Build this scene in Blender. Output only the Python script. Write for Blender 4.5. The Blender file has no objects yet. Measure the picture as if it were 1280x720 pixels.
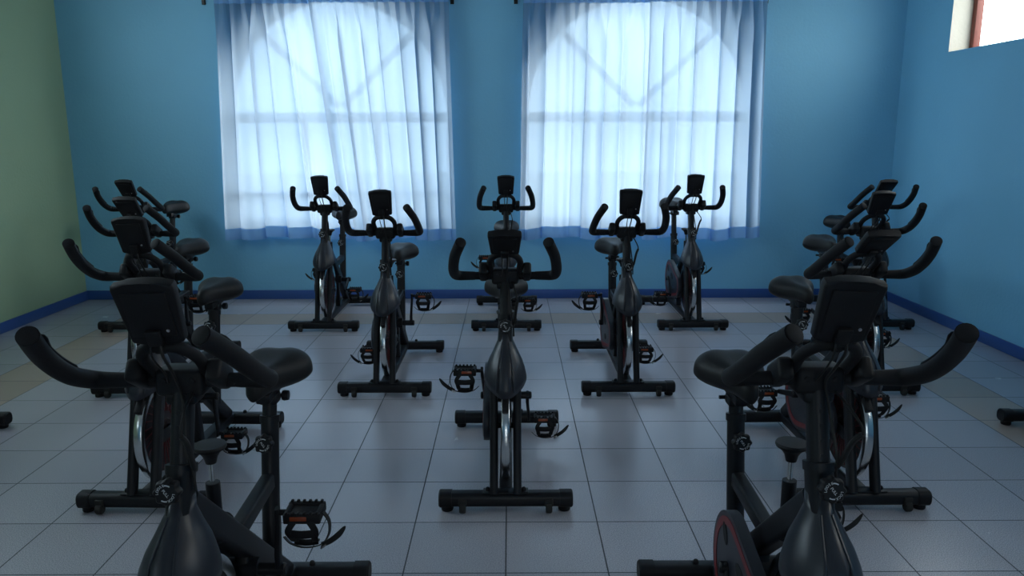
import bpy, bmesh, math, random
from mathutils import Matrix, Vector, Euler
random.seed(7)
PI = math.pi
S = bpy.context.scene
COL = S.collection
T = 1 / 3.0            # floor tile pitch
H = 1.40               # eye height
WY = 6.51              # far wall
XL, XR = -3.65, 3.20   # side walls
YB = -3.6              # wall behind the viewpoint
ZC = 3.0

# ------------------------------------------------------------------ materials
def new_mat(name):
    m = bpy.data.materials.new(name); m.use_nodes = True
    nt = m.node_tree
    return m, nt, nt.nodes['Principled BSDF']

def simple(name, col, rough=0.5, metal=0.0, spec=0.5, bump=0.0, bscale=200, coat=0.0, var=0.0):
    m, nt, b = new_mat(name)
    b.inputs['Base Color'].default_value = (*col, 1)
    b.inputs['Roughness'].default_value = rough
    b.inputs['Metallic'].default_value = metal
    b.inputs['Specular IOR Level'].default_value = spec
    b.inputs['Coat Weight'].default_value = coat
    if bump or var:
        g = nt.nodes.new('ShaderNodeTexCoord')
        n = nt.nodes.new('ShaderNodeTexNoise'); n.inputs['Scale'].default_value = bscale
        n.inputs['Detail'].default_value = 4
        nt.links.new(g.outputs['Object'], n.inputs['Vector'])
        if bump:
            bp = nt.nodes.new('ShaderNodeBump'); bp.inputs['Strength'].default_value = bump
            bp.inputs['Distance'].default_value = 0.002
            nt.links.new(n.outputs['Fac'], bp.inputs['Height'])
            nt.links.new(bp.outputs['Normal'], b.inputs['Normal'])
        if var:
            mx = nt.nodes.new('ShaderNodeMixRGB')
            mx.inputs[1].default_value = (*[c * (1 - var) for c in col], 1)
            mx.inputs[2].default_value = (*[min(1, c * (1 + var)) for c in col], 1)
            nt.links.new(n.outputs['Fac'], mx.inputs[0])
            nt.links.new(mx.outputs[0], b.inputs['Base Color'])
    return m

def wall_paint(name, col):
    m, nt, b = new_mat(name)
    g = nt.nodes.new('ShaderNodeNewGeometry')
    n1 = nt.nodes.new('ShaderNodeTexNoise'); n1.inputs['Scale'].default_value = 45; n1.inputs['Detail'].default_value = 6
    n2 = nt.nodes.new('ShaderNodeTexNoise'); n2.inputs['Scale'].default_value = 1.3; n2.inputs['Detail'].default_value = 3
    nt.links.new(g.outputs['Position'], n1.inputs['Vector']); nt.links.new(g.outputs['Position'], n2.inputs['Vector'])
    mx = nt.nodes.new('ShaderNodeMixRGB')
    mx.inputs[1].default_value = (*[c * .93 for c in col], 1); mx.inputs[2].default_value = (*[c * 1.07 for c in col], 1)
    nt.links.new(n2.outputs['Fac'], mx.inputs[0]); nt.links.new(mx.outputs[0], b.inputs['Base Color'])
    bp = nt.nodes.new('ShaderNodeBump'); bp.inputs['Strength'].default_value = .35; bp.inputs['Distance'].default_value = .006
    nt.links.new(n1.outputs['Fac'], bp.inputs['Height']); nt.links.new(bp.outputs['Normal'], b.inputs['Normal'])
    b.inputs['Roughness'].default_value = .6; b.inputs['Specular IOR Level'].default_value = .3
    return m

def floor_mat():
    m, nt, b = new_mat('speckled_floor_tiles')
    N, L = nt.nodes, nt.links
    g = N.new('ShaderNodeNewGeometry'); sp = N.new('ShaderNodeSeparateXYZ'); L.new(g.outputs['Position'], sp.inputs[0])
    def M(op, a, c=None, d=None):
        n = N.new('ShaderNodeMath'); n.operation = op
        for i, v in enumerate((a, c, d)):
            if v is None: continue
            if isinstance(v, (int, float)): n.inputs[i].default_value = v
            else: L.new(v, n.inputs[i])
        return n.outputs[0]
    u = M('DIVIDE', M('ADD', sp.outputs['X'], 0.018), T)
    v = M('DIVIDE', M('SUBTRACT', sp.outputs['Y'], 2.268), T)
    iu, iv = M('FLOOR', u), M('FLOOR', v)
    fu, fv = M('FRACT', u), M('FRACT', v)
    gw = 0.0068
    def edge(f): return M('LESS_THAN', M('MINIMUM', f, M('SUBTRACT', 1.0, f)), gw)
    grout = M('MAXIMUM', edge(fu), edge(fv))
    def eq(x, k): return M('COMPARE', x, float(k), 0.1)
    inx = M('MULTIPLY', M('GREATER_THAN', iu, -9.5), M('LESS_THAN', iu, 7.5))
    iny = M('LESS_THAN', iv, 10.5)
    band = M('MAXIMUM', M('MULTIPLY', M('MAXIMUM', eq(iu, -9), eq(iu, 7)), iny), M('MULTIPLY', eq(iv, 10), inx))
    # per-tile tone
    cx = N.new('ShaderNodeCombineXYZ'); L.new(iu, cx.inputs[0]); L.new(iv, cx.inputs[1])
    wn = N.new('ShaderNodeTexWhiteNoise'); L.new(cx.outputs[0], wn.inputs['Vector'])
    tone = M('MULTIPLY_ADD', wn.outputs['Value'], 0.10, 0.95)
    sn = N.new('ShaderNodeTexNoise'); sn.inputs['Scale'].default_value = 300; sn.inputs['Detail'].default_value = 2
    L.new(g.outputs['Position'], sn.inputs['Vector'])
    cr = N.new('ShaderNodeValToRGB'); cr.color_ramp.elements[0].position = .32; cr.color_ramp.elements[1].position = .68
    cr.color_ramp.elements[0].color = (.60, .60, .60, 1); cr.color_ramp.elements[1].color = (1.22, 1.22, 1.22, 1)
    L.new(sn.outputs['Fac'], cr.inputs[0])
    base = N.new('ShaderNodeMixRGB'); base.inputs[1].default_value = (.445, .44, .49, 1); base.inputs[2].default_value = (.46, .375, .33, 1)
    L.new(band, base.inputs[0])
    mul = N.new('ShaderNodeMixRGB'); mul.blend_type = 'MULTIPLY'; mul.inputs[0].default_value = 1
    L.new(base.outputs[0], mul.inputs[1]); L.new(cr.outputs[0], mul.inputs[2])
    mul2 = N.new('ShaderNodeMixRGB'); mul2.blend_type = 'MULTIPLY'; mul2.inputs[0].default_value = 1
    L.new(mul.outputs[0], mul2.inputs[1]); L.new(tone, mul2.inputs[2])
    fin = N.new('ShaderNodeMixRGB'); L.new(grout, fin.inputs[0]); L.new(mul2.outputs[0], fin.inputs[1]); fin.inputs[2].default_value = (.045, .05, .06, 1)
    L.new(fin.outputs[0], b.inputs['Base Color'])
    rn = N.new('ShaderNodeTexNoise'); rn.inputs['Scale'].default_value = 9; rn.inputs['Detail'].default_value = 3
    L.new(g.outputs['Position'], rn.inputs['Vector'])
    L.new(M('MULTIPLY_ADD', grout, .4, M('MULTIPLY_ADD', rn.outputs['Fac'], .10, .20)), b.inputs['Roughness'])
    bp = N.new('ShaderNodeBump'); bp.inputs['Strength'].default_value = .25; bp.inputs['Distance'].default_value = .002
    L.new(M('SUBTRACT', 1.0, grout), bp.inputs['Height']); L.new(bp.outputs['Normal'], b.inputs['Normal'])
    b.inputs['Specular IOR Level'].default_value = .42
    return m

def curtain_mat(name, transp, diff, col, dcol=None):
    m = bpy.data.materials.new(name); m.use_nodes = True
    nt = m.node_tree; nt.nodes.clear(); N, L = nt.nodes, nt.links
    out = N.new('ShaderNodeOutputMaterial')
    tl = N.new('ShaderNodeBsdfTranslucent'); df = N.new('ShaderNodeBsdfDiffuse'); tp = N.new('ShaderNodeBsdfTransparent')
    g = N.new('ShaderNodeNewGeometry')
    n = N.new('ShaderNodeTexNoise'); n.inputs['Scale'].default_value = 260; L.new(g.outputs['Position'], n.inputs['Vector'])
    mx = N.new('ShaderNodeMixRGB'); mx.inputs[1].default_value = (*[c * .94 for c in col], 1); mx.inputs[2].default_value = (*[min(1, c * 1.05) for c in col], 1)
    L.new(n.outputs['Fac'], mx.inputs[0])
    L.new(mx.outputs[0], tl.inputs[0])
    if dcol: df.inputs[0].default_value = (*dcol, 1)
    else: L.new(mx.outputs[0], df.inputs[0])
    tp.inputs[0].default_value = (.70, .86, 1, 1)
    a = N.new('ShaderNodeMixShader'); a.inputs[0].default_value = diff; L.new(tl.outputs[0], a.inputs[1]); L.new(df.outputs[0], a.inputs[2])
    c = N.new('ShaderNodeMixShader'); c.inputs[0].default_value = transp; L.new(a.outputs[0], c.inputs[1]); L.new(tp.outputs[0], c.inputs[2])
    L.new(c.outputs[0], out.inputs[0])
    return m

def glass_mat():
    m = bpy.data.materials.new('window_glass'); m.use_nodes = True
    nt = m.node_tree; nt.nodes.clear(); N, L = nt.nodes, nt.links
    out = N.new('ShaderNodeOutputMaterial')
    tp = N.new('ShaderNodeBsdfTransparent'); gl = N.new('ShaderNodeBsdfGlossy'); gl.inputs['Roughness'].default_value = .02
    tp.inputs[0].default_value = (.94, .97, .96, 1)
    mx = N.new('ShaderNodeMixShader'); mx.inputs[0].default_value = .05; L.new(tp.outputs[0], mx.inputs[1]); L.new(gl.outputs[0], mx.inputs[2])
    L.new(mx.outputs[0], out.inputs[0])
    return m

MT = dict(
    floor=floor_mat(),
    blue=wall_paint('blue_wall_paint', (.22, .53, .75)),
    green=wall_paint('green_wall_paint', (.37, .50, .32)),
    cream=wall_paint('cream_plaster', (.50, .49, .44)),
    white=wall_paint('white_plaster', (.75, .75, .74)),
    base=simple('navy_skirting_paint', (.035, .10, .33), .4, bump=.1, bscale=60),
    brown=simple('red_brown_window_wood', (.16, .035, .025), .45, var=.2, bscale=25),
    curtain=curtain_mat('pale_blue_voile', .03, .40, (.37, .438, .515), (.20, .40, .66)),
    hem=curtain_mat('doubled_blue_voile', .02, .72, (.28, .52, .84)),
    glass=glass_mat(),
    black=simple('black_painted_steel', (.007, .008, .011), .45, 0, .3, bump=.05, bscale=400),
    plastic=simple('black_plastic', (.007, .007, .009), .55, 0, .3, bump=.08, bscale=500),
    foam=simple('black_foam_grip', (.008, .008, .010), .7, 0, .3, bump=.25, bscale=700),
    leather=simple('black_saddle_vinyl', (.009, .009, .010), .5, 0, .28, bump=.15, bscale=350),
    cover=simple('charcoal_shroud_plastic', (.022, .025, .034), .36, 0, .4, bump=.03, bscale=300),
    chrome=simple('polished_chrome', (.62, .64, .65), .24, 1.0),
    disc=simple('dark_cast_iron', (.020, .010, .012), .5, .3, var=.2, bscale=90),
    red=simple('dark_red_paint', (.17, .010, .012), .4),
    dimred=simple('faded_dark_red', (.10, .008, .010), .5),
    orange=simple('orange_reflector', (.30, .06, .02), .25, coat=.4),
    steel=simple('brushed_steel', (.5, .5, .52), .3, 1.0),
    screen=simple('grey_lcd_screen', (.10, .12, .12), .15),
    letter=simple('white_print', (.62, .64, .66), .5),
    rubber=simple('black_rubber', (.010, .010, .010), .7),
    concrete=simple('pale_concrete', (.42, .41, .39), .85, var=.1, bscale=3),
    rod=simple('black_iron_rod', (.010, .010, .014), .4, .2),
)

# ------------------------------------------------------------------ mesh helpers
def obj(name, bm, mat, parent=None, loc=(0, 0, 0), smooth=True, angle=35):
    me = bpy.data.meshes.new(name)
    bmesh.ops.recalc_face_normals(bm, faces=bm.faces)
    for f in bm.faces: f.smooth = smooth
    if smooth:
        for e in bm.edges:
            if len(e.link_faces) == 2 and e.calc_face_angle(0) > math.radians(angle): e.smooth = False
    bm.to_mesh(me); bm.free()
    for x in (mat if isinstance(mat, (list, tuple)) else [mat]): me.materials.append(MT[x])
    o = bpy.data.objects.new(name, me); COL.objects.link(o)
    o.parent = parent; o.location = loc
    return o

def merge(bm, tmp, mtx=None):
    if mtx is not None: bmesh.ops.transform(tmp, matrix=mtx, verts=tmp.verts)
    me = bpy.data.meshes.new('tmp'); tmp.to_mesh(me); tmp.free()
    bm.from_mesh(me); bpy.data.meshes.remove(me)

def B(): return bmesh.new()

def box(bm, c, s, bev=.003, seg=2, rot=None):
    t = bmesh.new(); bmesh.ops.create_cube(t, size=1)
    bmesh.ops.scale(t, vec=s, verts=t.verts)
    if bev: bmesh.ops.bevel(t, geom=t.edges[:], offset=min(bev, min(s) * .45), segments=seg, affect='EDGES', profile=.5)
    m = Matrix.Translation(c)
    if rot is not None: m = m @ (rot if isinstance(rot, Matrix) else Euler(rot).to_matrix().to_4x4())
    merge(bm, t, m)

def smooth_path(pts, n=6, closed=False):
    P = [Vector(p) for p in pts]; out = []
    k = len(P)
    rng = k if closed else k - 1
    for i in range(rng):
        p0 = P[(i - 1) % k] if (closed or i > 0) else P[0]
        p1, p2 = P[i], P[(i + 1) % k]
        p3 = P[(i + 2) % k] if (closed or i + 2 < k) else P[-1]
        for j in range(n):
            t = j / n
            out.append(.5 * ((2 * p1) + (p2 - p0) * t + (2 * p0 - 5 * p1 + 4 * p2 - p3) * t * t + (3 * p1 - p0 - 3 * p2 + p3) * t ** 3))
    if not closed: out.append(P[-1])
    return out

def sweep(bm, pts, prof, cap=True, up=Vector((1, 0, 0)), scales=None):
    """sweep a 2D profile along pts; profile x axis stays close to UP"""
    P = [Vector(p) for p in pts]; rings = []
    for i, p in enumerate(P):
        d = (P[min(i + 1, len(P) - 1)] - P[max(i - 1, 0)]).normalized()
        u = up - d * up.dot(d)
        if u.length < 1e-4: u = Vector((0, 0, 1)) - d * d.z
        u.normalize(); w = d.cross(u)
        k = scales[i] if scales else 1
        rings.append([bm.verts.new(p + u * (a * k) + w * (b * k)) for a, b in prof])
        up = u
    n = len(prof)
    for r0, r1 in zip(rings, rings[1:]):
        for j in range(n): bm.faces.new((r0[j], r0[(j + 1) % n], r1[(j + 1) % n], r1[j]))
    if cap:
        bm.faces.new(rings[0][::-1]); bm.faces.new(rings[-1])

def circ(r, n=14, ry=None):
    ry = ry or r
    return [(r * math.cos(2 * PI * i / n), ry * math.sin(2 * PI * i / n)) for i in range(n)]

def rrect(w, h, r, n=4):
    out = []
    for cx, cy, a0 in ((w / 2 - r, h / 2 - r, 0), (-w / 2 + r, h / 2 - r, PI / 2), (-w / 2 + r, -h / 2 + r, PI), (w / 2 - r, -h / 2 + r, 1.5 * PI)):
        for i in range(n + 1):
            a = a0 + PI / 2 * i / n
            out.append((cx + r * math.cos(a), cy + r * math.sin(a)))
    return out

def tube(bm, pts, r, n=14, smooth=0, scales=None):
    if smooth: pts = smooth_path(pts, smooth)
    sweep(bm, pts, circ(r, n), True, Vector((1, 0, .01)), scales)

def lathe(bm, prof, n=28, mtx=Matrix(), closed=False):
    """prof [(r, z)] turned about z"""
    t = bmesh.new(); rings = []
    for r, z in prof:
        if r < 1e-5: rings.append([t.verts.new((0, 0, z))])
        else: rings.append([t.verts.new((r * math.cos(2 * PI * i / n), r * math.sin(2 * PI * i / n), z)) for i in range(n)])
    pairs = list(zip(rings, rings[1:])) + ([(rings[-1], rings[0])] if closed else [])
    for a, b in pairs:
        for i in range(n):
            j = (i + 1) % n
            if len(a) == 1 and len(b) == 1: continue
            if len(a) == 1: t.faces.new((a[0], b[i], b[j]))
            elif len(b) == 1: t.faces.new((a[i], a[j], b[0]))
            else: t.faces.new((a[i], a[j], b[j], b[i]))
    merge(bm, t, mtx)

def prism(bm, poly, x0, x1, bev=.004):
    """polygon in (y, z) extruded along x"""
    t = bmesh.new()
    a = [t.verts.new((x0, y, z)) for y, z in poly]; b = [t.verts.new((x1, y, z)) for y, z in poly]
    n = len(poly)
    fa = t.faces.new(a[::-1]); fb = t.faces.new(b)
    for i in range(n): t.faces.new((a[i], a[(i + 1) % n], b[(i + 1) % n], b[i]))
    if bev:
        ed = [e for e in t.edges if any(f in (fa, fb) for f in e.link_faces)]
        bmesh.ops.bevel(t, geom=ed, offset=bev, segments=2, affect='EDGES', profile=.5)
    merge(bm, t)

RX = Matrix.Rotation(PI / 2, 4, 'Y')           # z axis -> x axis
def facing(loc, d):                             # z axis -> direction d
    return Matrix.Translation(loc) @ Vector((0, 0, 1)).rotation_difference(Vector(d).normalized()).to_matrix().to_4x4()

def empty(name, loc=(0, 0, 0), rz=0):
    o = bpy.data.objects.new(name, None); COL.objects.link(o)
    o.location = loc; o.rotation_euler.z = rz; o.empty_display_size = .1
    return o

def tag(o, label=None, cat=None, group=None, kind=None):
    for k, v in (('label', label), ('category', cat), ('group', group), ('kind', kind)):
        if v: o[k] = v
    return o

# ------------------------------------------------------------------ room shell
def slab_wall(name, axis, at, thick, a0, a1, holes, mat, reveal='cream', parent=None):
    """wall in the plane axis=at (outside at at+thick), spanning a0..a1 and 0..ZC, with rectangular holes (b0,b1,z0,z1)"""
    bm = bmesh.new()
    As = sorted({a0, a1, *[h[0] for h in holes], *[h[1] for h in holes]})
    Zs = sorted({0, ZC, *[h[2] for h in holes], *[h[3] for h in holes]})
    def P(a, d, z): return (at + d, a, z) if axis == 'x' else (a, at + d, z)
    def hole(a, z): return any(h[0] < a < h[1] and h[2] < z < h[3] for h in holes)
    def quad(ps, mi=0):
        f = bm.faces.new([bm.verts.new(p) for p in ps]); f.material_index = mi
    for i in range(len(As) - 1):
        for k in range(len(Zs) - 1):
            if hole((As[i] + As[i + 1]) / 2, (Zs[k] + Zs[k + 1]) / 2): continue
            for d in (0, thick):
                quad([P(As[i], d, Zs[k]), P(As[i + 1], d, Zs[k]), P(As[i + 1], d, Zs[k + 1]), P(As[i], d, Zs[k + 1])], 0 if d == 0 else 1)
    for b0, b1, z0, z1 in holes:
        for p, q in (((b0, z0), (b1, z0)), ((b1, z0), (b1, z1)), ((b1, z1), (b0, z1)), ((b0, z1), (b0, z0))):
            quad([P(p[0], 0, p[1]), P(q[0], 0, q[1]), P(q[0], thick, q[1]), P(p[0], thick, p[1])], 1)
    for p, q in (((a0, 0), (a1, 0)), ((a1, 0), (a1, ZC)), ((a1, ZC), (a0, ZC)), ((a0, ZC), (a0, 0))):
        quad([P(p[0], 0, p[1]), P(q[0], 0, q[1]), P(q[0], thick, q[1]), P(p[0], thick, p[1])], 1)
    o = obj(name, bm, [mat, reveal], parent, smooth=False)
    o['kind'] = 'structure'
    return o

bm = B(); box(bm, ((XL + XR) / 2, (YB + WY) / 2, -.05), (XR - XL + .5, WY - YB + .5, .1), 0)
tag(obj('floor', bm, 'floor', smooth=False), kind='structure')
bm = B(); box(bm, ((XL + XR) / 2, (YB + WY) / 2, ZC + .05), (XR - XL + .5, WY - YB + .5, .1), 0)
tag(obj('ceiling', bm, 'white', smooth=False), kind='structure')

RIGHT_W = [(4.15, 5.84, 1.97, 2.72), (.6, 2.3, 1.97, 2.72)]  # the nearer one is out of view, added to supply more daylight
LEFT_W = [(2.0, 5.2, 1.95, 2.80), (-2.5, -.8, 1.97, 2.72)]  # both out of view, added to supply daylight from the left
DOOR = (.2, 1.1, .0, 2.15)
slab_wall('wall_right', 'x', XR, .20, YB, WY, RIGHT_W, 'blue')
slab_wall('wall_left', 'x', XL, -.20, YB, WY, LEFT_W, 'green')
slab_wall('wall_front', 'y', YB, -.20, XL, XR, [DOOR], 'blue')

# far wall with two arched openings
ARCH = [(-1.425, .94), (1.065, .96)]        # centre x, radius
ZS, ZA = .62, 1.58                         # sill, spring line
def far_wall():
    bm = bmesh.new(); n = 36; th = .22
    def quad(ps, mi=0):
        f = bm.faces.new([bm.verts.new(p) for p in ps]); f.material_index = mi
    xs = [XL]
    for cx, r in ARCH: xs += [cx - r, cx + r]
    xs.append(XR)
    for d in (0, th):
        y = WY + d; mi = 0 if d == 0 else 1
        for i in range(0, len(xs), 2):
            quad([(xs[i], y, 0), (xs[i + 1], y, 0), (xs[i + 1], y, ZC), (xs[i], y, ZC)], mi)
        for cx, r in ARCH:
            quad([(cx - r, y, 0), (cx + r, y, 0), (cx + r, y, ZS), (cx - r, y, ZS)], mi)
            for k in range(n):
                a, b = PI - PI * k / n, PI - PI * (k + 1) / n
                x0, z0, x1, z1 = cx + r * math.cos(a), ZA + r * math.sin(a), cx + r * math.cos(b), ZA + r * math.sin(b)
                quad([(x0, y, z0), (x1, y, z1), (x1, y, ZC), (x0, y, ZC)], mi)
    for cx, r in ARCH:
        loop = [(cx + r, ZS), (cx - r, ZS), (cx - r, ZA)] + [(cx + r * math.cos(PI - PI * k / n), ZA + r * math.sin(PI - PI * k / n)) for k in range(1, n + 1)]
        for k in range(len(loop)):
            p, q = loop[k], loop[(k + 1) % len(loop)]
            quad([(p[0], WY, p[1]), (q[0], WY, q[1]), (q[0], WY + th, q[1]), (p[0], WY + th, p[1])], 1)
    o = obj('wall_back', bm, ['blue', 'cream'], smooth=False); o['kind'] = 'structure'
far_wall()

# skirting
for nm, c, s in (('baseboard_back', ((XL + XR) / 2, WY - .008, .039), (XR - XL, .016, .078)),
                 ('baseboard_left', (XL + .008, (YB + WY) / 2, .039), (.016, WY - YB - .032, .078)),
                 ('baseboard_right', (XR - .008, (YB + WY) / 2, .039), (.016, WY - YB - .032, .078))):
    bm = B(); box(bm, c, s, .004); tag(obj(nm, bm, 'base'), kind='structure')

# arched windows
def arched_window(idx, cx, r):
    root = tag(empty('window_%d' % idx, (cx, WY + .165, ZS)), kind='structure')
    h = ZA - ZS; fw = .055
    bm = B()
    path = [(-r + fw / 2, 0, 0), (-r + fw / 2, 0, h)] + [((r - fw / 2) * math.cos(PI - PI * k / 32), 0, h + (r - fw / 2) * math.sin(PI - PI * k / 32)) for k in range(1, 33)] + [(r - fw / 2, 0, 0)]
    sweep(bm, path, rrect(.05, fw, .006, 2), up=Vector((0, 1, 0)))
    box(bm, (0, 0, .03), (2 * r, .05, .06)); box(bm, (0, 0, h - .05), (2 * r - .02, .05, .085))
    obj('window_frame', bm, 'brown', root)
    bm = B()
    for s in (-1, 1):
        q = r * .93
        sweep(bm, [(s * .02, 0, h + .04), (s * q * math.cos(.79), 0, h + q * math.sin(.79))], rrect(.04, .055, .005, 2), up=Vector((0, 1, 0)))
        box(bm, (s * .31, 0, h / 2 - .03), (.05, .04, h - .06))
    obj('glazing_bar', bm, 'brown', root)
    bm = B()
    pts = [(-r + .03, 0, .03), (r - .03, 0, .03)] + [((r - .03) * math.cos(PI * k / 32), 0, h + (r - .03) * math.sin(PI * k / 32)) for k in range(0, 33)]
    t = bmesh.new()
    a = [t.verts.new((x, -.003, z)) for x, y, z in pts]; b = [t.verts.new((x, .003, z)) for x, y, z in pts]
    t.faces.new(a); t.faces.new(b[::-1])
    for k in range(len(pts)): t.faces.new((a[k], a[(k + 1) % len(pts)], b[(k + 1) % len(pts)], b[k]))
    merge(bm, t); obj('window_pane', bm, 'glass', root, smooth=False)
    bm = B()
    tube(bm, [(-r + .02, -.185, .285), (r - .02, -.185, .285)], .013)
    if idx == 1: obj('guard_rail', bm, 'rod', root)
    else: bm.free()
for i, (cx, r) in enumerate(ARCH): arched_window(i + 1, cx, r)

def high_window(idx, x, sgn, h):
    y0, y1, z0, z1 = h
    root = tag(empty('window_%d' % idx, (x + sgn * .17, (y0 + y1) / 2, z0)), kind='structure')
    w, hh = y1 - y0, z1 - z0
    bm = B()
    for s in (-1, 1): box(bm, (0, s * (w / 2 - .025), hh / 2), (.05, .05, hh))
    box(bm, (0, 0, hh - .025), (.05, w, .05)); box(bm, (0, 0, hh / 2), (.04, .04, hh)); box(bm, (0, 0, .012), (.05, w, .024))
    obj('window_frame', bm, 'brown', root)
    bm = B(); box(bm, (0, 0, hh / 2), (.006, w - .06, hh - .04), 0); obj('window_pane', bm, 'glass', root, smooth=False)
n = 3
for h in RIGHT_W: high_window(n, XR, 1, h); n += 1
for h in LEFT_W: high_window(n, XL, -1, h); n += 1

# unseen glazed double door, added behind the viewpoint to supply daylight
root = tag(empty('added_door_1', ((DOOR[0] + DOOR[1]) / 2, YB - .1, 0)), kind='structure')
dw = DOOR[1] - DOOR[0]; bm = B()
for x in (-dw / 2 + .04, -.04, .04, dw / 2 - .04): box(bm, (x, 0, 1.075), (.078, .05, 2.15))
for z in (.10, 1.0, 2.11): box(bm, (0, 0, z), (dw, .048, .2 if z < .5 else .08))
obj('door_frame', bm, 'brown', root)
bm = B(); box(bm, (0, 0, 1.08), (dw - .1, .006, 2.0), 0); obj('door_pane', bm, 'glass', root, smooth=False)
bm = B()
for s in (-1, 1): box(bm, (s * .05, .05, 1.05), (.02, .02, .16))
obj('door_handle', bm, 'steel', root)

# ground outside
bm = B(); box(bm, (0, 1, -.28), (60, 60, .3), 0); tag(obj('ground', bm, 'concrete', smooth=False), kind='structure')

# ------------------------------------------------------------------ curtains
YCUR = WY - .085
def curtain(name, label, xt0, xt1, xb0, xb1, seed, yc=YCUR, zbot=.535):
    rnd = random.Random(seed)
    root = tag(empty(name, ((xt0 + xt1) / 2, yc, zbot)), label, 'curtain', 'voile curtains on the far wall')
    ox = (xt0 + xt1) / 2; zt = 2.49
    nx, nz = 260, 46
    npl = max(4, round((xt1 - xt0) / .125))
    ph = [rnd.uniform(-.35, .35) for _ in range(npl + 2)]; am = [rnd.uniform(.55, 1.25) for _ in range(npl + 2)]
    k1, k2, k3 = rnd.uniform(0, 6), rnd.uniform(0, 6), rnd.uniform(0, 6)
    def pos(s, f):                              # s across 0..1, f down 0..1
        d = min(1, f * 1.6)
        x = (xt0 + (xt1 - xt0) * s) * (1 - f) + (xb0 + (xb1 - xb0) * s) * f
        u = s * npl
        i = int(min(npl, u)); fr = u - i
        p = ph[i] * (1 - fr) + ph[i + 1] * fr; a = am[i] * (1 - fr) + am[i + 1] * fr
        # tight pleats at the heading, wider rolled folds below
        pin = math.sin(2 * PI * (u * 1.5 + p * .5)); pin = math.copysign(abs(pin) ** .7, pin)
        w = min(1, max(0, (f - .02) / .20)); w = w * w * (3 - 2 * w)
        q = 2 * PI * (u * .88 + p * 1.1 + .10 * math.sin(k2 + 2.2 * f + 4 * s)) + k1
        soft = math.sin(q) * .85 + .22 * math.sin(2 * PI * u * 1.9 + k3 + .6 * f)
        y = (1 - w) * pin * .018 * a + w * soft * (.026 + .010 * f) * a
        roll = .034 * (a ** 1.4) * (1 - .2 * f)
        ed = min(1, min(s, 1 - s) / .07); y *= .3 + .7 * ed
        x += ed * w * roll * math.sin(q + 1.0) + (1 - w) * .006 * math.sin(4 * PI * (u * 1.5 + p * .5))
        return x - ox, y
    def zb(s): return .012 * math.sin(9 * s + k1) + .007 * math.sin(23 * s + k2)
    def sheet(f0, f1, rows, dy, mat, nm, thick=0):
        bm = bmesh.new(); grid = []
        for j in range(rows + 1):
            f = f0 + (f1 - f0) * j / rows
            row = []
            for i in range(nx + 1):
                s = i / nx; x, y = pos(s, f)
                z = (zt + (zbot + zb(s) - zt) * f) - zbot
                row.append(bm.verts.new((x, y + dy, z)))
            grid.append(row)
        for j in range(rows):
            for i in range(nx):
                bm.faces.new((grid[j][i], grid[j][i + 1], grid[j + 1][i + 1], grid[j + 1][i]))
        o = obj(nm, bm, mat, root, angle=180)
        if thick:
            md = o.modifiers.new('cloth', 'SOLIDIFY'); md.thickness = thick
        return o
    sheet(0, 1, nz, 0, 'curtain', 'fabric')
    sheet(.0, .042, 3, -.0035, 'hem', 'heading')
    sheet(.952, 1.0, 4, -.0035, 'hem', 'hem')
    return root
curtain('curtain', 'pale blue voile panel on the green wall side of the window by the green wall', -2.33, -1.56, -2.39, -1.35, 3)
curtain('curtain', 'pale blue voile panel with slanting edge, right half of the window nearer the green wall', -1.585, -.485, -1.38, -.45, 11, YCUR - .055)
curtain('curtain', 'pale blue voile panel, left half of the window farther from the green wall', .105, 1.13, .08, 1.12, 23, zbot=.53)
curtain('curtain', 'pale blue voile panel hanging nearest the corner with the high side window', 1.11, 2.02, 1.09, 2.075, 31, YCUR - .055, zbot=.53)

def curtain_rod(x0, x1, label):
    root = tag(empty('curtain_rod', ((x0 + x1) / 2, YCUR, 2.512)), label, 'curtain rod')
    h = (x1 - x0) / 2
    bm = B(); tube(bm, [(-h, 0, 0), (h, 0, 0)], .010, 12)
    obj('rod', bm, 'rod', root)
    for s in (-1, 1):
        bm = B(); lathe(bm, [(0, 0), (.016, .004), (.02, .018), (.014, .032), (.006, .04), (0, .042)], 14, facing((s * h, 0, 0), (s, 0, 0)))
        obj('finial', bm, 'rod', root)
        bm = B(); box(bm, (s * (h - .04), .08, -.045), (.030, .010, .11)); box(bm, (s * (h - .04), .04, -.012), (.014, .09, .012))
        obj('bracket', bm, 'rod', root)
curtain_rod(-2.49, -.42, 'black curtain rod with brackets over the window nearer the green wall')
curtain_rod(.01, 2.10, 'black curtain rod with brackets over the window farther from the green wall')

# ------------------------------------------------------------------ exercise bike
def ya(z): return .28 * z - .03          # fork / post line
BBY, BBZ, CR = .47, .29, .165            # crank axle, crank length
WC = (.185, .265); WR = .205             # flywheel

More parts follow.
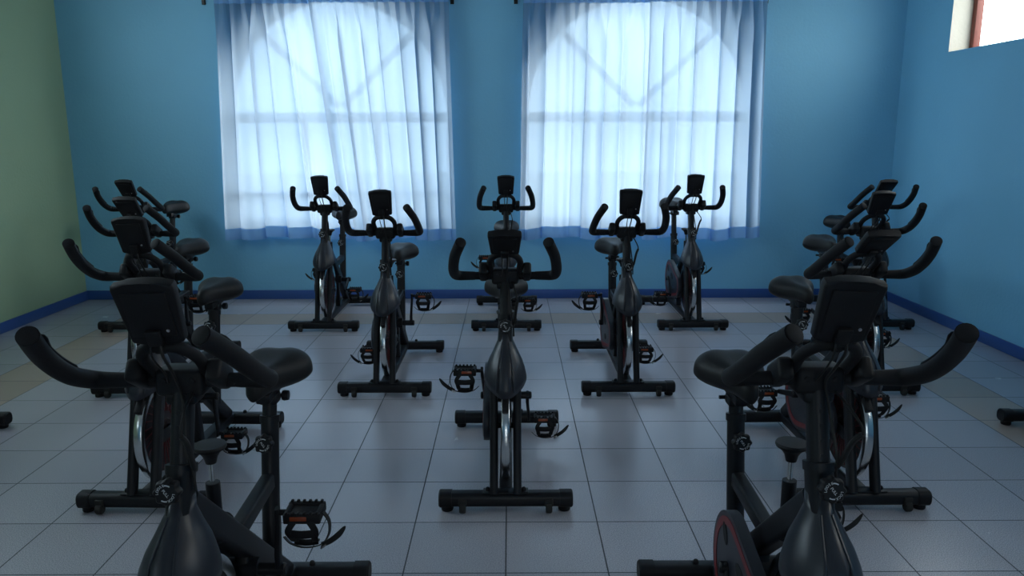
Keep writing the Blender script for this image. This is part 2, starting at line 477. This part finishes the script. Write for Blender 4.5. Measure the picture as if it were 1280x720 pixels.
def lettering(radius):
    """ring of letters, two arcs and a word, lying in the local xy plane"""
    bm = bmesh.new()
    dg = None
    def text(s, size, m):
        cu = bpy.data.curves.new('tmp_text', 'FONT'); cu.body = s; cu.size = size; cu.align_x = 'CENTER'; cu.align_y = 'CENTER'; cu.extrude = .0003
        o = bpy.data.objects.new('tmp_text', cu); COL.objects.link(o)
        bpy.context.view_layer.update()
        me = bpy.data.meshes.new_from_object(o.evaluated_get(bpy.context.evaluated_depsgraph_get()))
        t = bmesh.new(); t.from_mesh(me); merge(bm, t, m)
        bpy.data.objects.remove(o); bpy.data.curves.remove(cu); bpy.data.meshes.remove(me)
    Rz = lambda a: Matrix.Rotation(a, 4, 'Z')
    text('PULL', .0085, Rz(-.9))
    for word, mid in (('LOOSE', 2.5), ('LOCK', -.65)):
        n = len(word)
        for i, ch in enumerate(word):
            a = mid - (i - (n - 1) / 2) * .34
            text(ch, .0075, Rz(a - PI / 2) @ Matrix.Translation((0, radius, 0)))
    for a0 in (1.0, -2.1):
        pts = [(radius * math.cos(a0 + .7 * k / 8), radius * math.sin(a0 + .7 * k / 8), 0) for k in range(9)]
        sweep(bm, pts, [(.0012, -.0003), (-.0012, -.0003), (-.0012, .0003), (.0012, .0003)], up=Vector((0, 0, 1)).cross(Vector(pts[1]) - Vector(pts[0])))
    return bm

def adj_knob(parent, loc, d):
    """star knob on a short stem; LOC on the tube surface, D outwards"""
    m = facing(loc, d)
    bm = B(); lathe(bm, [(0, 0), (.010, 0), (.010, .02), (.016, .022), (.016, .026), (0, .026)], 16, m)
    t = bmesh.new(); rings = []
    for z, k in ((.022, .80), (.026, .97), (.034, 1.0), (.042, .97), (.046, .86)):
        rings.append([t.verts.new(((.0265 + .0022 * math.cos(8 * a)) * k * math.cos(a), (.0265 + .0022 * math.cos(8 * a)) * k * math.sin(a), z)) for a in [2 * PI * i / 64 for i in range(64)]])
    for a, b in zip(rings, rings[1:]):
        for i in range(64): t.faces.new((a[i], a[(i + 1) % 64], b[(i + 1) % 64], b[i]))
    t.faces.new(rings[0][::-1]); t.faces.new(rings[-1])
    merge(bm, t, m)
    k = obj('adjustment_knob', bm, 'plastic', parent)
    l = lettering(.0165)
    # local frame: text up = world up when facing -y
    dd = Vector(d).normalized(); xx = Vector((1, 0, 0)); zz = dd; yy = zz.cross(xx)
    R = Matrix((xx, yy, zz)).transposed().to_4x4()
    bmesh.ops.transform(l, matrix=Matrix.Translation(Vector(loc) + dd * .0466) @ R, verts=l.verts)
    obj('lettering', l, 'letter', k, smooth=False)['label'] = 'white lettering around the knob'
    return k

def make_bike():
    R = empty('exercise_bike')
    # --- frame
    bm = B()
    box(bm, (0, .425, .058), (.05, .82, .04), .005)
    sweep(bm, [(0, .17, .625), (0, .80, .075)], rrect(.046, .066, .012))
    sweep(bm, [(0, .42, .41), (0, .70, .425)], rrect(.038, .045, .008))
    sweep(bm, [(0, .685, .18), (0, .755, .60)], circ(.025, 18))                      # seat tube
    sweep(bm, [(0, ya(.47), .47), (0, ya(.716), .716)], rrect(.052, .062, .022, 5))      # head tube
    sweep(bm, [(0, ya(.700), .700), (0, ya(.718), .718)], rrect(.058, .068, .024, 5))
    sweep(bm, [(0, .752, .585), (0, .7555, .605)], circ(.0285, 18))
    for s in (-1, 1):                                                                  # axle plates
        box(bm, (s * .047, .12, .265), (.006, .19, .045), .002)
    lathe(bm, [(0, -.055), (.012, -.055), (.012, .055), (0, .055)], 14, Matrix.Translation((0, WC[0], WC[1])) @ RX)
    lathe(bm, [(0, -.04), (.03, -.04), (.03, .04), (0, .04)], 18, Matrix.Translation((0, BBY, BBZ)) @ RX)
    sweep(bm, [(0, BBY, BBZ), (0, BBY + .03, .37)], rrect(.04, .05, .01))
    sweep(bm, [(0, BBY, BBZ), (0, BBY + .02, .075)], rrect(.036, .045, .01))
    obj('frame', bm, 'black', R)
    for s in (-1, 1):
        bm = B(); sweep(bm, [(s * .044, ya(.07), .07), (s * .044, ya(.53), .53)], rrect(.031, .050, .015, 5))
        obj('fork', bm, 'black', R)
    # --- stabilizers
    def stab(nm, y, ln, wheels):
        bm = B(); sweep(bm, [(-ln / 2, y, .046), (ln / 2, y, .046)], rrect(.060, .054, .019, 5), up=Vector((0, 1, 0)))
        if wheels: box(bm, (0, y, .075), (.17, .046, .006), .002)
        st = obj(nm, bm, 'black', R)
        for s in (-1, 1):
            bm = B(); sweep(bm, [(s * (ln / 2 - .040), y, .046), (s * (ln / 2 + .004), y, .046), (s * (ln / 2 + .009), y, .046)], rrect(.066, .060, .022, 5), up=Vector((0, 1, 0)), scales=[1, 1, .86])
            lathe(bm, [(0, 0), (.021, 0), (.023, .004), (.023, .03), (0, .03)], 18, Matrix.Translation((s * (ln / 2 - .022), y, 0)))
            obj('end_cap', bm, 'plastic', st)
            bm = B(); lathe(bm, [(.009, 0), (.009, .006), (.0075, .011), (.004, .014), (0, .015)], 12, Matrix.Translation((s * (.068 if wheels else .07), y, .072 if not wheels else .077)))
            obj('bolt', bm, 'plastic', st)
            if wheels:
                bm = B(); lathe(bm, [(0, -.012), (.017, -.012), (.020, -.008), (.020, .008), (.017, .012), (0, .012)], 18, Matrix.Translation((s * .162, y - .030, .021)) @ RX)
                box(bm, (s * .162, y - .022, .042), (.032, .03, .03), .004)
                obj('transport_wheel', bm, 'rubber', st)
    stab('front_stabilizer', 0, .487, True); stab('rear_stabilizer', .85, .483, False)
    # --- flywheel
    bm = B(); mw = Matrix.Translation((0, WC[0], WC[1])) @ RX
    lathe(bm, [(WR - .034, -.012), (WR - .006, -.0155), (WR - .0015, -.0145), (WR, -.012), (WR, .012), (WR - .0015, .0145), (WR - .006, .0155), (WR - .034, .012)], 72, mw, closed=True)
    fl = obj('flywheel', bm, 'chrome', R)
    bm = B(); lathe(bm, [(0, -.02), (.028, -.02), (.034, -.012), (.05, -.007), (WR - .032, -.0075), (WR - .032, .0075), (.05, .007), (.034, .012), (.028, .02), (0, .02)], 60, mw)
    obj('disc', bm, 'disc', fl)
    bm = B()
    for k in range(30):
        a = 2 * PI * k / 30
        for s in (-1, 1):
            pts = []
            for q in range(5):
                r = .062 + .100 * q / 4; b = a + s * .16 * (q / 4)
                pts.append((s * .0085, WC[0] + r * math.cos(b), WC[1] + r * math.sin(b)))
            sweep(bm, pts, [(.0012, -.0022), (.0012, .0022), (-.0012, .0022), (-.0012, -.0022)])
    o = obj('spoke_ribs', bm, 'dimred', fl); o['label'] = 'dark red radial ribs'
    # brake pad
    bm = B(); box(bm, (0, .022, .405), (.024, .022, .055), .003, rot=(-.75, 0, 0)); sweep(bm, [(0, .03, .415), (0, .08, .46)], rrect(.016, .012, .003))
    obj('brake_pad', bm, 'plastic', R)
    # --- front cover
    half = [(0, -1), (.22, -.97), (.42, -.86), (.80, -.52), (1.0, -.08), (.97, .40), (.72, .82), (.35, .97), (0, 1)]
    full = half + [(-x, y) for x, y in half[-2:0:-1]]
    sec = [(p.x, p.y) for p in smooth_path([(x, y, 0) for x, y in full], 3, closed=True)]
    st = [(.655, .027, .034, 0), (.625, .029, .038, .0), (.590, .045, .060, -.004), (.555, .062, .086, -.008), (.525, .073, .096, -.008), (.500, .079, .104, -.006), (.482, .080, .106, -.002)]
    bm = bmesh.new(); rings = []
    for q, (z, rx, ry, dy) in enumerate(st):
        ring = []
        for x, y in sec:
            drop = .0
            if q >= 4: drop = max(0, -y - .2) * .055 * (q - 3) / 3
            ring.append(bm.verts.new((x * rx, ya(z) + dy + y * ry, z - drop)))
        rings.append(ring)
    m = len(sec)
    for a, b in zip(rings, rings[1:]):
        for i in range(m): bm.faces.new((a[i], a[(i + 1) % m], b[(i + 1) % m], b[i]))
    cv = obj('front_cover', bm, 'cover', R, angle=50)
    md = cv.modifiers.new('shell', 'SOLIDIFY'); md.thickness = .003; md.offset = -1
    # raised ridges on the cover
    bm = B()
    for s in (-1, 1):
        pts = []
        for z, rx, ry, dy in st[1:]:
            pts.append((s * .40 * rx, ya(z) + dy - .875 * ry, z - (.035 if z < .47 else .02 if z < .49 else 0.0)))
        sweep(bm, smooth_path(pts, 3), circ(.0035, 8))
    obj('ridge', bm, 'cover', cv)
    # --- chain guard on the -x side
    def tear(r1, r2, n=30):
        (y1, z1), (y2, z2) = (BBY - .01, BBZ), (WC[0] + .02, WC[1] + .02)
        d = math.hypot(y2 - y1, z2 - z1); base = math.atan2(z2 - z1, y2 - y1); off = math.acos((r1 - r2) / d)
        pts = []
        for k in range(n + 1):
            a = base + off + (2 * PI - 2 * off) * k / n
            pts.append((y1 + r1 * math.cos(a), z1 + r1 * math.sin(a)))
        for k in range(n // 2 + 1):
            a = base - off + 2 * off * k / (n // 2)
            pts.append((y2 + r2 * math.cos(a), z2 + r2 * math.sin(a)))
        return pts
    bm = B(); prism(bm, tear(.148, .085), -.088, -.058, .008)
    cg = obj('chain_guard', bm, 'cover', R)
    bm = B(); p = tear(.134, .072); q = tear(.112, .056); t = bmesh.new(); nn = len(p)
    for (x,) in ((-.0895,),):
        A = [t.verts.new((x, y, z)) for y, z in p]; Bq = [t.verts.new((x, y, z)) for y, z in q]
        A2 = [t.verts.new((x + .003, y, z)) for y, z in p]; B2 = [t.verts.new((x + .003, y, z)) for y, z in q]
        for i in range(nn):
            j = (i + 1) % nn
            t.faces.new((A[i], A[j], Bq[j], Bq[i])); t.faces.new((A[i], A2[i], A2[j], A[j])); t.faces.new((Bq[i], Bq[j], B2[j], B2[i]))
    merge(bm, t); o = obj('accent_stripe', bm, 'red', cg); o['label'] = 'dark red stripe following the guard outline'
    bm = B()
    for cy, cz, a, b, w in ((.36, .33, .040, .020, .3), (.33, .24, .035, .017, -.2), (.50, .37, .03, .016, 1.0)):
        tt = [(-.0888 - .0, 0, 0)]
        lathe(bm, [(0, -.0012), (1, -.0012), (1, .0012), (0, .0012)], 20, Matrix.Translation((-.0885, cy, cz)) @ Matrix.Rotation(w, 4, 'X') @ Matrix.Diagonal((1, a, b, 1)) @ RX)
    obj('cooling_slot', bm, 'rubber', cg)
    # --- cranks and pedals
    for s in (-1, 1):
        x = s * .092
        bm = B()
        lathe(bm, [(0, -.055 * (1 if s > 0 else 0) - .0), (.016, -.055 * (1 if s > 0 else 0)), (.016, .014), (.012, .018), (0, .018)] if s > 0 else [(0, -.018), (.012, -.018), (.016, -.014), (.016, .055), (0, .055)], 18, RX)
        sweep(bm, [(0, 0, -.012), (0, 0, .04), (s * .008, 0, CR - .02), (s * .008, 0, CR + .012)], rrect(.014, .028, .005), up=Vector((1, 0, 0)), scales=[1, 1, .85, .8])
        o = obj('crank_arm', bm, 'black', R, (x, BBY, BBZ)); o['side'] = s
        # pedal, toe cage hanging below
        bm = B()
        cxp = s * .070
        tube(bm, [(0, 0, 0), (s * .03, 0, 0)], .008, 10)
        box(bm, (cxp, -.028, 0), (.094, .016, .026), .004); box(bm, (cxp, .028, 0), (.094, .016, .026), .004)
        box(bm, (cxp, 0, 0), (.090, .05, .016), .004)
        for e in (-1, 1): box(bm, (cxp + e * .040, 0, 0), (.014, .066, .024), .004)
        for k in range(6):
            for yy in (-.030, .030):
                box(bm, (cxp - .038 + k * .0152, yy, .014), (.0075, .010, .009), .002)
        pd = obj('pedal', bm, 'plastic', R, (x + s * .006, BBY, BBZ)); pd['side'] = s
        bm = B(); box(bm, (cxp - s * .008, -.0365, .003), (.042, .004, .011), .0015)
        o = obj('reflector', bm, 'orange', pd); o['label'] = 'small orange reflector'
        bm = B()
        for e in (-1, 1):
            sweep(bm, smooth_path([(cxp + e * .020, -.034, -.006), (cxp + e * .034, -.040, -.028), (cxp + e * .030, -.034, -.048), (cxp + e * .026, -.016, -.072), (cxp + e * .022, .01, -.086)], 4), [(.008, -.0025), (.008, .0025), (-.008, .0025), (-.008, -.0025)])
        sweep(bm, smooth_path([(cxp - .036, -.039, -.036), (cxp, -.042, -.038), (cxp + .036, -.039, -.036)], 4), rrect(.005, .022, .002, 2), up=Vector((0, 1, 0)))
        sweep(bm, smooth_path([(cxp - .030, -.006, -.079), (cxp, -.010, -.081), (cxp + .030, -.006, -.079)], 4), rrect(.005, .018, .002, 2), up=Vector((0, 1, 0)))
        obj('toe_cage', bm, 'plastic', pd)
        bm = B()
        strap = smooth_path([(cxp + s * .048, -.004, .004), (cxp + s * .062, -.006, -.022), (cxp + s * .060, -.012, -.056), (cxp + s * .040, -.020, -.080), (cxp, -.022, -.087), (cxp - s * .036, -.016, -.080), (cxp - s * .056, -.006, -.066)], 5)
        sweep(bm, strap, [(.0012, -.007), (.0012, .007), (-.0012, .007), (-.0012, -.007)], up=Vector((0, 0, 1)))
        sweep(bm, smooth_path([(cxp + s * .046, -.022, -.078), (cxp + s * .066, -.026, -.066), (cxp + s * .088, -.026, -.048), (cxp + s * .106, -.022, -.026)], 4), [(.0011, -.008), (.0011, .008), (-.0011, .008), (-.0011, -.008)], up=Vector((0, 1, .3)), scales=[1] * 9 + [.9, .75, .55, .2])
        so = obj('strap', bm, 'rubber', pd)
        bm = B(); box(bm, (cxp + s * .048, -.024, -.080), (.016, .018, .005), .0015, rot=(0, -s * .6, 0))
        obj('buckle', bm, 'steel', pd)
    # --- resistance knob
    bm = B(); tube(bm, [(0, .32, .455), (0, .32, .604)], .0165, 16)
    obj('brake_sleeve', bm, 'black', R)
    bm = B(); lathe(bm, [(0, .652), (.012, .652), (.016, .668), (.024, .680), (.036, .688), (.038, .693), (.036, .698), (0, .700)], 24, Matrix.Translation((0, .32, 0)))
    rk = obj('resistance_knob', bm, 'plastic', R)
    bm = B(); tube(bm, [(0, .32, .595), (0, .32, .66)], .0065, 12); obj('rod', bm, 'chrome', rk)['label'] = 'shiny chrome rod'
    # --- handlebar post
    bm = B(); sweep(bm, [(0, ya(.60), .60), (0, ya(.885), .885)], rrect(.042, .050, .018, 5))
    for z in (.735, .765, .795, .825):
        lathe(bm, [(0, 0), (.0055, 0), (.0055, .0012), (0, .0012)], 12, facing((0, ya(z) - .0252, z), (0, -1, .2)))
    obj('handlebar_post', bm, 'black', R)
    adj_knob(R, (0, ya(.685) - .030, .685), (0, -1, .12))
    adj_knob(R, (0, .722, .54), (0, -1, .12))
    # --- handlebar
    yb = ya(.885) - .005
    bm = B()
    barp = [(-.165, yb, .885), (-.10, yb, .885), (0, yb, .885), (.10, yb, .885), (.165, yb, .885)]
    tube(bm, barp, .0155, 16)
    loop = smooth_path([(-.046, yb + .015, .880), (-.054, yb - .008, .908), (-.056, yb - .050, .950), (-.034, yb - .078, .977), (0, yb - .085, .982), (.034, yb - .078, .977), (.056, yb - .050, .950), (.054, yb - .008, .908), (.046, yb + .015, .880)], 6)
    tube(bm, loop, .0125, 14)
    hb = obj('handlebar', bm, 'foam', R)
    for s in (-1, 1):
        pts = smooth_path([(s * .115, yb, .885), (s * .15, yb, .885), (s * .174, yb - .002, .886), (s * .189, yb - .020, .894), (s * .192, yb - .070, .917), (s * .188, yb - .125, .951), (s * .179, yb - .177, .989), (s * .166, yb - .218, 1.020), (s * .152, yb - .256, 1.050)], 5)
        bm = B(); tube(bm, pts, .0195, 18, scales=[.82] + [min(1, .84 + .012 * k) for k in range(len(pts) - 1)])
        lathe(bm, [(.0165, .0), (.0175, .002), (.0150, .0034), (0, .0030)], 16, facing(pts[-1], pts[-1] - pts[-3]))
        g = obj('grip', bm, 'foam', hb)
        bm = B()
        nrm = Vector((-s * .25, .45, .85)).normalized()
        sp = [pts[k] + nrm * (.0185 if k < 31 else .0185 + .002 * (k - 30)) for k in range(20, 35)]
        sweep(bm, sp, rrect(.016, .006, .0028, 3), scales=[.5] + [1] * (len(sp) - 2) + [.5])
        obj('pulse_sensor', bm, 'steel' if False else 'plastic', g)
    # clamp block, elbow brackets
    bm = B(); box(bm, (0, yb + .006, .884), (.104, .064, .060), .012, 3); box(bm, (0, yb + .004, .850), (.066, .058, .03), .010, 3)
    for e in (-1, 1): lathe(bm, [(0, 0), (.006, 0), (.006, .003), (0, .004)], 10, facing((e * .03, yb - .026, .89), (0, -1, 0)))
    obj('clamp', bm, 'plastic', hb)
    for s in (-1, 1):
        bm = B(); box(bm, (s * .083, yb - .012, .902), (.032, .085, .050), .010, 3, rot=(-.55, 0, 0))
        obj('side_bracket', bm, 'plastic', hb)
    # --- monitor (origin at its hinge)
    hinge = (0, yb - .078, .984)
    bm = bmesh.new()
    w2, hh, th = .061, .136, .026
    outline = [(-w2 * .80, 0), (-w2 * .86, .004), (-w2 * 1.0, hh * .90), (-w2 * .96, hh * .965), (-w2 * .5, hh * 1.0), (0, hh * 1.012), (w2 * .5, hh * 1.0), (w2 * .96, hh * .965), (w2 * 1.0, hh * .90), (w2 * .86, .004), (w2 * .80, 0), (w2 * .4, -.007), (-w2 * .4, -.007)]
    a = [bm.verts.new((x, -th / 2, z + .012)) for x, z in outline]; b = [bm.verts.new((x, th / 2, z + .012)) for x, z in outline]
    fa = bm.faces.new(a); fb = bm.faces.new(b[::-1])
    for i in range(len(a)): bm.faces.new((a[i], b[i], b[(i + 1) % len(a)], a[(i + 1) % len(a)]))
    bmesh.ops.bevel(bm, geom=[e for e in bm.edges if fa in e.link_faces or fb in e.link_faces], offset=.006, segments=3, affect='EDGES', profile=.5)
    mo = obj('monitor', bm, 'plastic', R, hinge)
    bm = B(); box(bm, (0, -th / 2 - .001, .080), (.088, .006, .100), .003); box(bm, (0, -th / 2 - .006, .030), (.030, .016, .036), .004)
    box(bm, (0, -.006, .004), (.026, .022, .034), .005)
    obj('mount', bm, 'plastic', mo)
    bm = B(); box(bm, (0, th / 2, .092), (.082, .004, .066), .0015); obj('screen', bm, 'screen', mo)
    bm = B()
    for k in range(3): lathe(bm, [(0, 0), (.007, 0), (.007, .003), (0, .004)], 12, facing((-.025 + .025 * k, th / 2 - .001, .038), (0, 1, 0)))
    obj('button', bm, 'steel', mo)
    bm = B(); lathe(bm, [(0, 0), (.0034, 0), (.0034, .002), (0, .0025)], 12, facing((.030, -th / 2 - .004, .045), (0, -1, 0)))
    obj('socket', bm, 'steel', mo)['label'] = 'small pale socket'
    # --- cables
    bm = B()
    tube(bm, [(.006, hinge[1] - .02, 1.015), (.010, hinge[1] - .028, .975), (.008, yb - .07, .93), (.004, yb - .038, .89), (.012, yb - .036, .85), (.018, ya(.80) - .034, .80), (.024, ya(.74) - .036, .745), (.030, ya(.71) - .02, .715), (.032, ya(.66), .66)], .0032, 8, 5)
    tube(bm, [(-.008, hinge[1] - .02, 1.015), (-.012, hinge[1] - .026, .97), (-.010, yb - .06, .92), (-.016, yb - .034, .89)], .0022, 8, 5)
    tube(bm, [(.030, yb - .03, .865), (.036, yb - .085, .850), (.044, yb - .130, .825), (.045, yb - .132, .808)], .0030, 8, 5)
    tube(bm, [(.045, yb - .134, .812), (.041, yb - .100, .780), (.034, ya(.715) - .018, .708)], .0062, 10, 4, scales=[.75] + [1] * 7 + [.6])
    obj('cable', bm, 'rubber', R)
    # --- seat
    seat_axis = Vector((0, .07, .42)).normalized()
    bm = B(); sweep(bm, [(0, .72, .40), (0, .7683, .680)], circ(.0205, 16)); obj('seat_post', bm, 'black', R)['seat'] = 1
    bm = B()
    box(bm, (0, .765, .672), (.040, .13, .028), .005, rot=(.06, 0, 0)); box(bm, (0, .768, .652), (.05, .05, .03), .006)
    tube(bm, [(-.04, .795, .650), (.03, .795, .650)], .006, 10); lathe(bm, [(0, 0), (.014, 0), (.016, .006), (.014, .018), (0, .020)], 14, facing((.028, .795, .650), (1, 0, 0)))
    tube(bm, [(-.022, .71, .690), (-.022, .82, .690)], .004, 8); tube(bm, [(.022, .71, .690), (.022, .82, .690)], .004, 8)
    obj('seat_slider', bm, 'black', R)['seat'] = 1
    prof = [(-.150, .010, .012, .030), (-.142, .022, .026, .030), (-.11, .029, .036, .032), (-.06, .038, .040, .036), (-.01, .062, .040, .042), (.035, .092, .044, .048), (.075, .106, .049, .050), (.105, .103, .050, .046), (.128, .080, .042, .036), (.138, .045, .030, .022), (.142, .012, .016, .008)]
    prof = [(y, hw, up * 1.22 + .004, dn * (.85 + 1.6 * max(0, y + .02))) for y, hw, up, dn in prof]
    bm = bmesh.new(); rings = []
    for y, hw, up, dn in prof:
        ring = []
        for i in range(28):
            a = 2 * PI * i / 28; c, s_ = math.cos(a), math.sin(a)
            x = hw * math.copysign(abs(c) ** .75, c)
            z = up * math.copysign(abs(s_) ** .85, s_) if s_ > 0 else dn * math.copysign(abs(s_) ** .8, s_) * (1 - .25 * abs(c))
            if s_ > 0: z -= .007 * math.exp(-(x / .016) ** 2) * (1 if -.1 < y < .13 else 0)
            ring.append(bm.verts.new((x, .772 + y, .712 + z)))
        rings.append(ring)
    for a, b in zip(rings, rings[1:]):
        for i in range(28): bm.faces.new((a[i], a[(i + 1) % 28], b[(i + 1) % 28], b[i]))
    bm.faces.new(rings[0][::-1]); bm.faces.new(rings[-1])
    so = obj('seat', bm, 'leather', R, angle=180); so['seat'] = 1
    md = so.modifiers.new('soft', 'SUBSURF'); md.levels = md.render_levels = 1
    return R

KIDS = {}
def kids(o): return [c for c in o.children]

def copy_tree(o, parent=None):
    c = o.copy(); COL.objects.link(c); c.parent = parent
    for ch in list(o.children): copy_tree(ch, c)
    return c

def pose(bike, crank=0.0, seat=0.0, tilt=.25, roll=0.0, swing=0.0, lift=0.0):
    """crank: angle of the +x arm from straight up, positive towards the viewer"""
    ax = Vector((0, .07, .42)).normalized()
    for ch in bike.children:
        nm = ch.name.split('.')[0]
        if nm in ('crank_arm', 'pedal'):
            s = ch['side']; a = crank if s > 0 else crank + PI
            if nm == 'crank_arm': ch.rotation_euler = (a, 0, 0)
            else:
                ch.location = (s * (.092 + .008), BBY - CR * math.sin(a), BBZ + CR * math.cos(a)); ch.rotation_euler = (swing, 0, 0)
        if nm == 'monitor': ch.rotation_euler = (tilt, roll, 0)
        if nm in ('monitor', 'handlebar', 'handlebar_post', 'cable'): ch.location = ch.location + Vector((0, .28, 1)) * lift
        if 'seat' in ch.keys(): ch.location = ax * seat

proto = make_bike()
MON = next(c.location.copy() for c in proto.children if c.name.startswith('monitor'))
GR = 'black exercise bikes in staggered rows'
D2 = math.radians
# x, y of the front stabilizer, yaw deg, crank deg, seat dz, monitor tilt deg, roll deg, swing deg, label
BIKES = [
    (-.695, 1.352, 0, 4, .0, 20, -2, 4, 'nearest exercise bike on the green wall side, its raised pedal clear of the frame'),
    (.650, 1.352, 0, -25, -.01, 20, 3, 0, 'nearest exercise bike on the blue side, chain guard towards the middle'),
    (-.020, 2.70, 0, -147, -.026, 52, 0, 0, 'exercise bike alone in the middle of the second row, seen straight on'),
    (-1.380, 2.70, -1.4, 175, -.034, 18, -2, 0, 'second row exercise bike behind the nearest bike on the green wall side'),
    (1.328, 2.70, .6, 75, -.035, 54, 0, 0, 'second row exercise bike behind the nearest bike on the blue wall side'),
    (-2.690, 2.70, 0, 120, 0, 20, 0, 0, 'exercise bike by the green wall, only a foot bar end in the photo'),
    (2.635, 2.70, 0, 60, 0, 20, 0, 0, 'exercise bike by the blue side wall, only a foot bar end in the photo'),
    (-.684, 4.00, 0, 2, -.055, 17, -2, 0, 'third row exercise bike in front of the curtained window nearer the green wall'),
    (.638, 4.00, 0, 180, -.025, 15, 1, 0, 'third row exercise bike in front of the curtained window farther from the green wall'),
    (-2.015, 4.00, 0, 10, -.023, 42, 0, 0, 'third row exercise bike nearest the green wall, monitor tipped flat'),
    (1.965, 4.00, 0, 100, -.01, 30, 0, 0, 'third row exercise bike nearest the blue side wall'),
    (-1.347, 5.40, 0, 108, .045, 15, -1, 0, 'back row exercise bike in front of the window nearer the green wall'),
    (-.030, 5.40, 0, 165, -.07, 18, 0, 0, 'back row exercise bike in the middle, against the wall between the windows'),
    (1.315, 5.40, 0, -55, .112, 12, 1, 0, 'back row exercise bike with highest saddle, before the window farther from green wall'),
    (-2.710, 5.40, 0, 60, .098, 38, 0, 0, 'back row exercise bike in the corner with the green wall'),
    (2.655, 5.40, 0, 200, -.036, 46, 0, 0, 'back row exercise bike in the corner with the blue side wall'),
]
for i, (x, y, yaw, cr, sdz, tl, rl, sw, lab) in enumerate(BIKES):
    b = proto if i == 0 else copy_tree(proto)
    b.location = (x, y, 0); b.rotation_euler.z = D2(yaw)
    tag(b, lab, 'exercise bike', GR)
    for ch in b.children:
        if ch.name.split('.')[0] == 'monitor': ch.location = MON
        elif ch.name.split('.')[0] in ('handlebar', 'handlebar_post', 'cable'): ch.location = (0, 0, 0)
    pose(b, D2(cr), sdz, D2(tl), D2(rl), D2(sw), .003 if y < 2 else -.022)

# ------------------------------------------------------------------ sky and daylight
w = bpy.data.worlds.new('sky'); S.world = w; w.use_nodes = True
nt = w.node_tree; N, L = nt.nodes, nt.links
bg = N['Background']
tc = N.new('ShaderNodeTexCoord'); vm = N.new('ShaderNodeVectorMath'); vm.operation = 'DOT_PRODUCT'
L.new(tc.outputs['Generated'], vm.inputs[0]); vm.inputs[1].default_value = Vector((1, -.35, .1)).normalized()
mr = N.new('ShaderNodeMapRange'); mr.inputs[1].default_value = -.6; mr.inputs[2].default_value = .9
L.new(vm.outputs['Value'], mr.inputs[0])
mx = N.new('ShaderNodeMixRGB'); L.new(mr.outputs[0], mx.inputs[0])
mx.inputs[1].default_value = (.69, .845, 1.0, 1); mx.inputs[2].default_value = (.98, .95, .93, 1)
L.new(mx.outputs[0], bg.inputs[0]); bg.inputs[1].default_value = 8.2

def portal(name, loc, rot, sx, sy):
    l = bpy.data.lights.new(name, 'AREA'); l.shape = 'RECTANGLE'; l.size = sx; l.size_y = sy; l.cycles.is_portal = True
    o = bpy.data.objects.new(name, l); COL.objects.link(o); o.location = loc; o.rotation_euler = rot
for cx, r in ARCH: portal('window_daylight', (cx, WY + .25, (ZS + ZA + r) / 2), (-PI / 2, 0, 0), 2 * r, ZA + r - ZS)
for h in RIGHT_W: portal('window_daylight', (XR + .24, (h[0] + h[1]) / 2, (h[2] + h[3]) / 2), (0, PI / 2, 0), h[3] - h[2], h[1] - h[0])
for h in LEFT_W: portal('window_daylight', (XL - .24, (h[0] + h[1]) / 2, (h[2] + h[3]) / 2), (0, -PI / 2, 0), h[3] - h[2], h[1] - h[0])
portal('window_daylight', ((DOOR[0] + DOOR[1]) / 2, YB - .24, 1.08), (PI / 2, 0, 0), dw, 2.15)

# ------------------------------------------------------------------ camera
F = 963.0
cd = bpy.data.cameras.new('camera'); cam = bpy.data.objects.new('camera', cd); COL.objects.link(cam)
cd.sensor_fit = 'HORIZONTAL'; cd.sensor_width = 36; cd.lens = F / 1280 * 36; cd.clip_start = .05
pitch = math.atan(194 / F)
base = Matrix.Rotation(-2 / F, 4, 'Z') @ Matrix.Rotation(PI / 2 - pitch, 4, 'X')
cam.matrix_world = Matrix.Translation((0, 0, H)) @ base @ Matrix.Rotation(-math.radians(.15), 4, 'Z')
S.camera = cam

S.view_settings.view_transform = 'Standard'
try: S.view_settings.look = 'None'
except Exception: pass
S.view_settings.exposure = 0.15; S.view_settings.gamma = 1.0; S.view_settings.use_curve_mapping = False
S.cycles.use_denoising = True
try: S.cycles.denoiser = 'OPENIMAGEDENOISE'
except Exception: pass
S.cycles.max_bounces = 12; S.cycles.diffuse_bounces = 6; S.cycles.glossy_bounces = 4; S.cycles.transparent_max_bounces = 16; S.cycles.transmission_bounces = 8
S.cycles.sample_clamp_indirect = 6.0
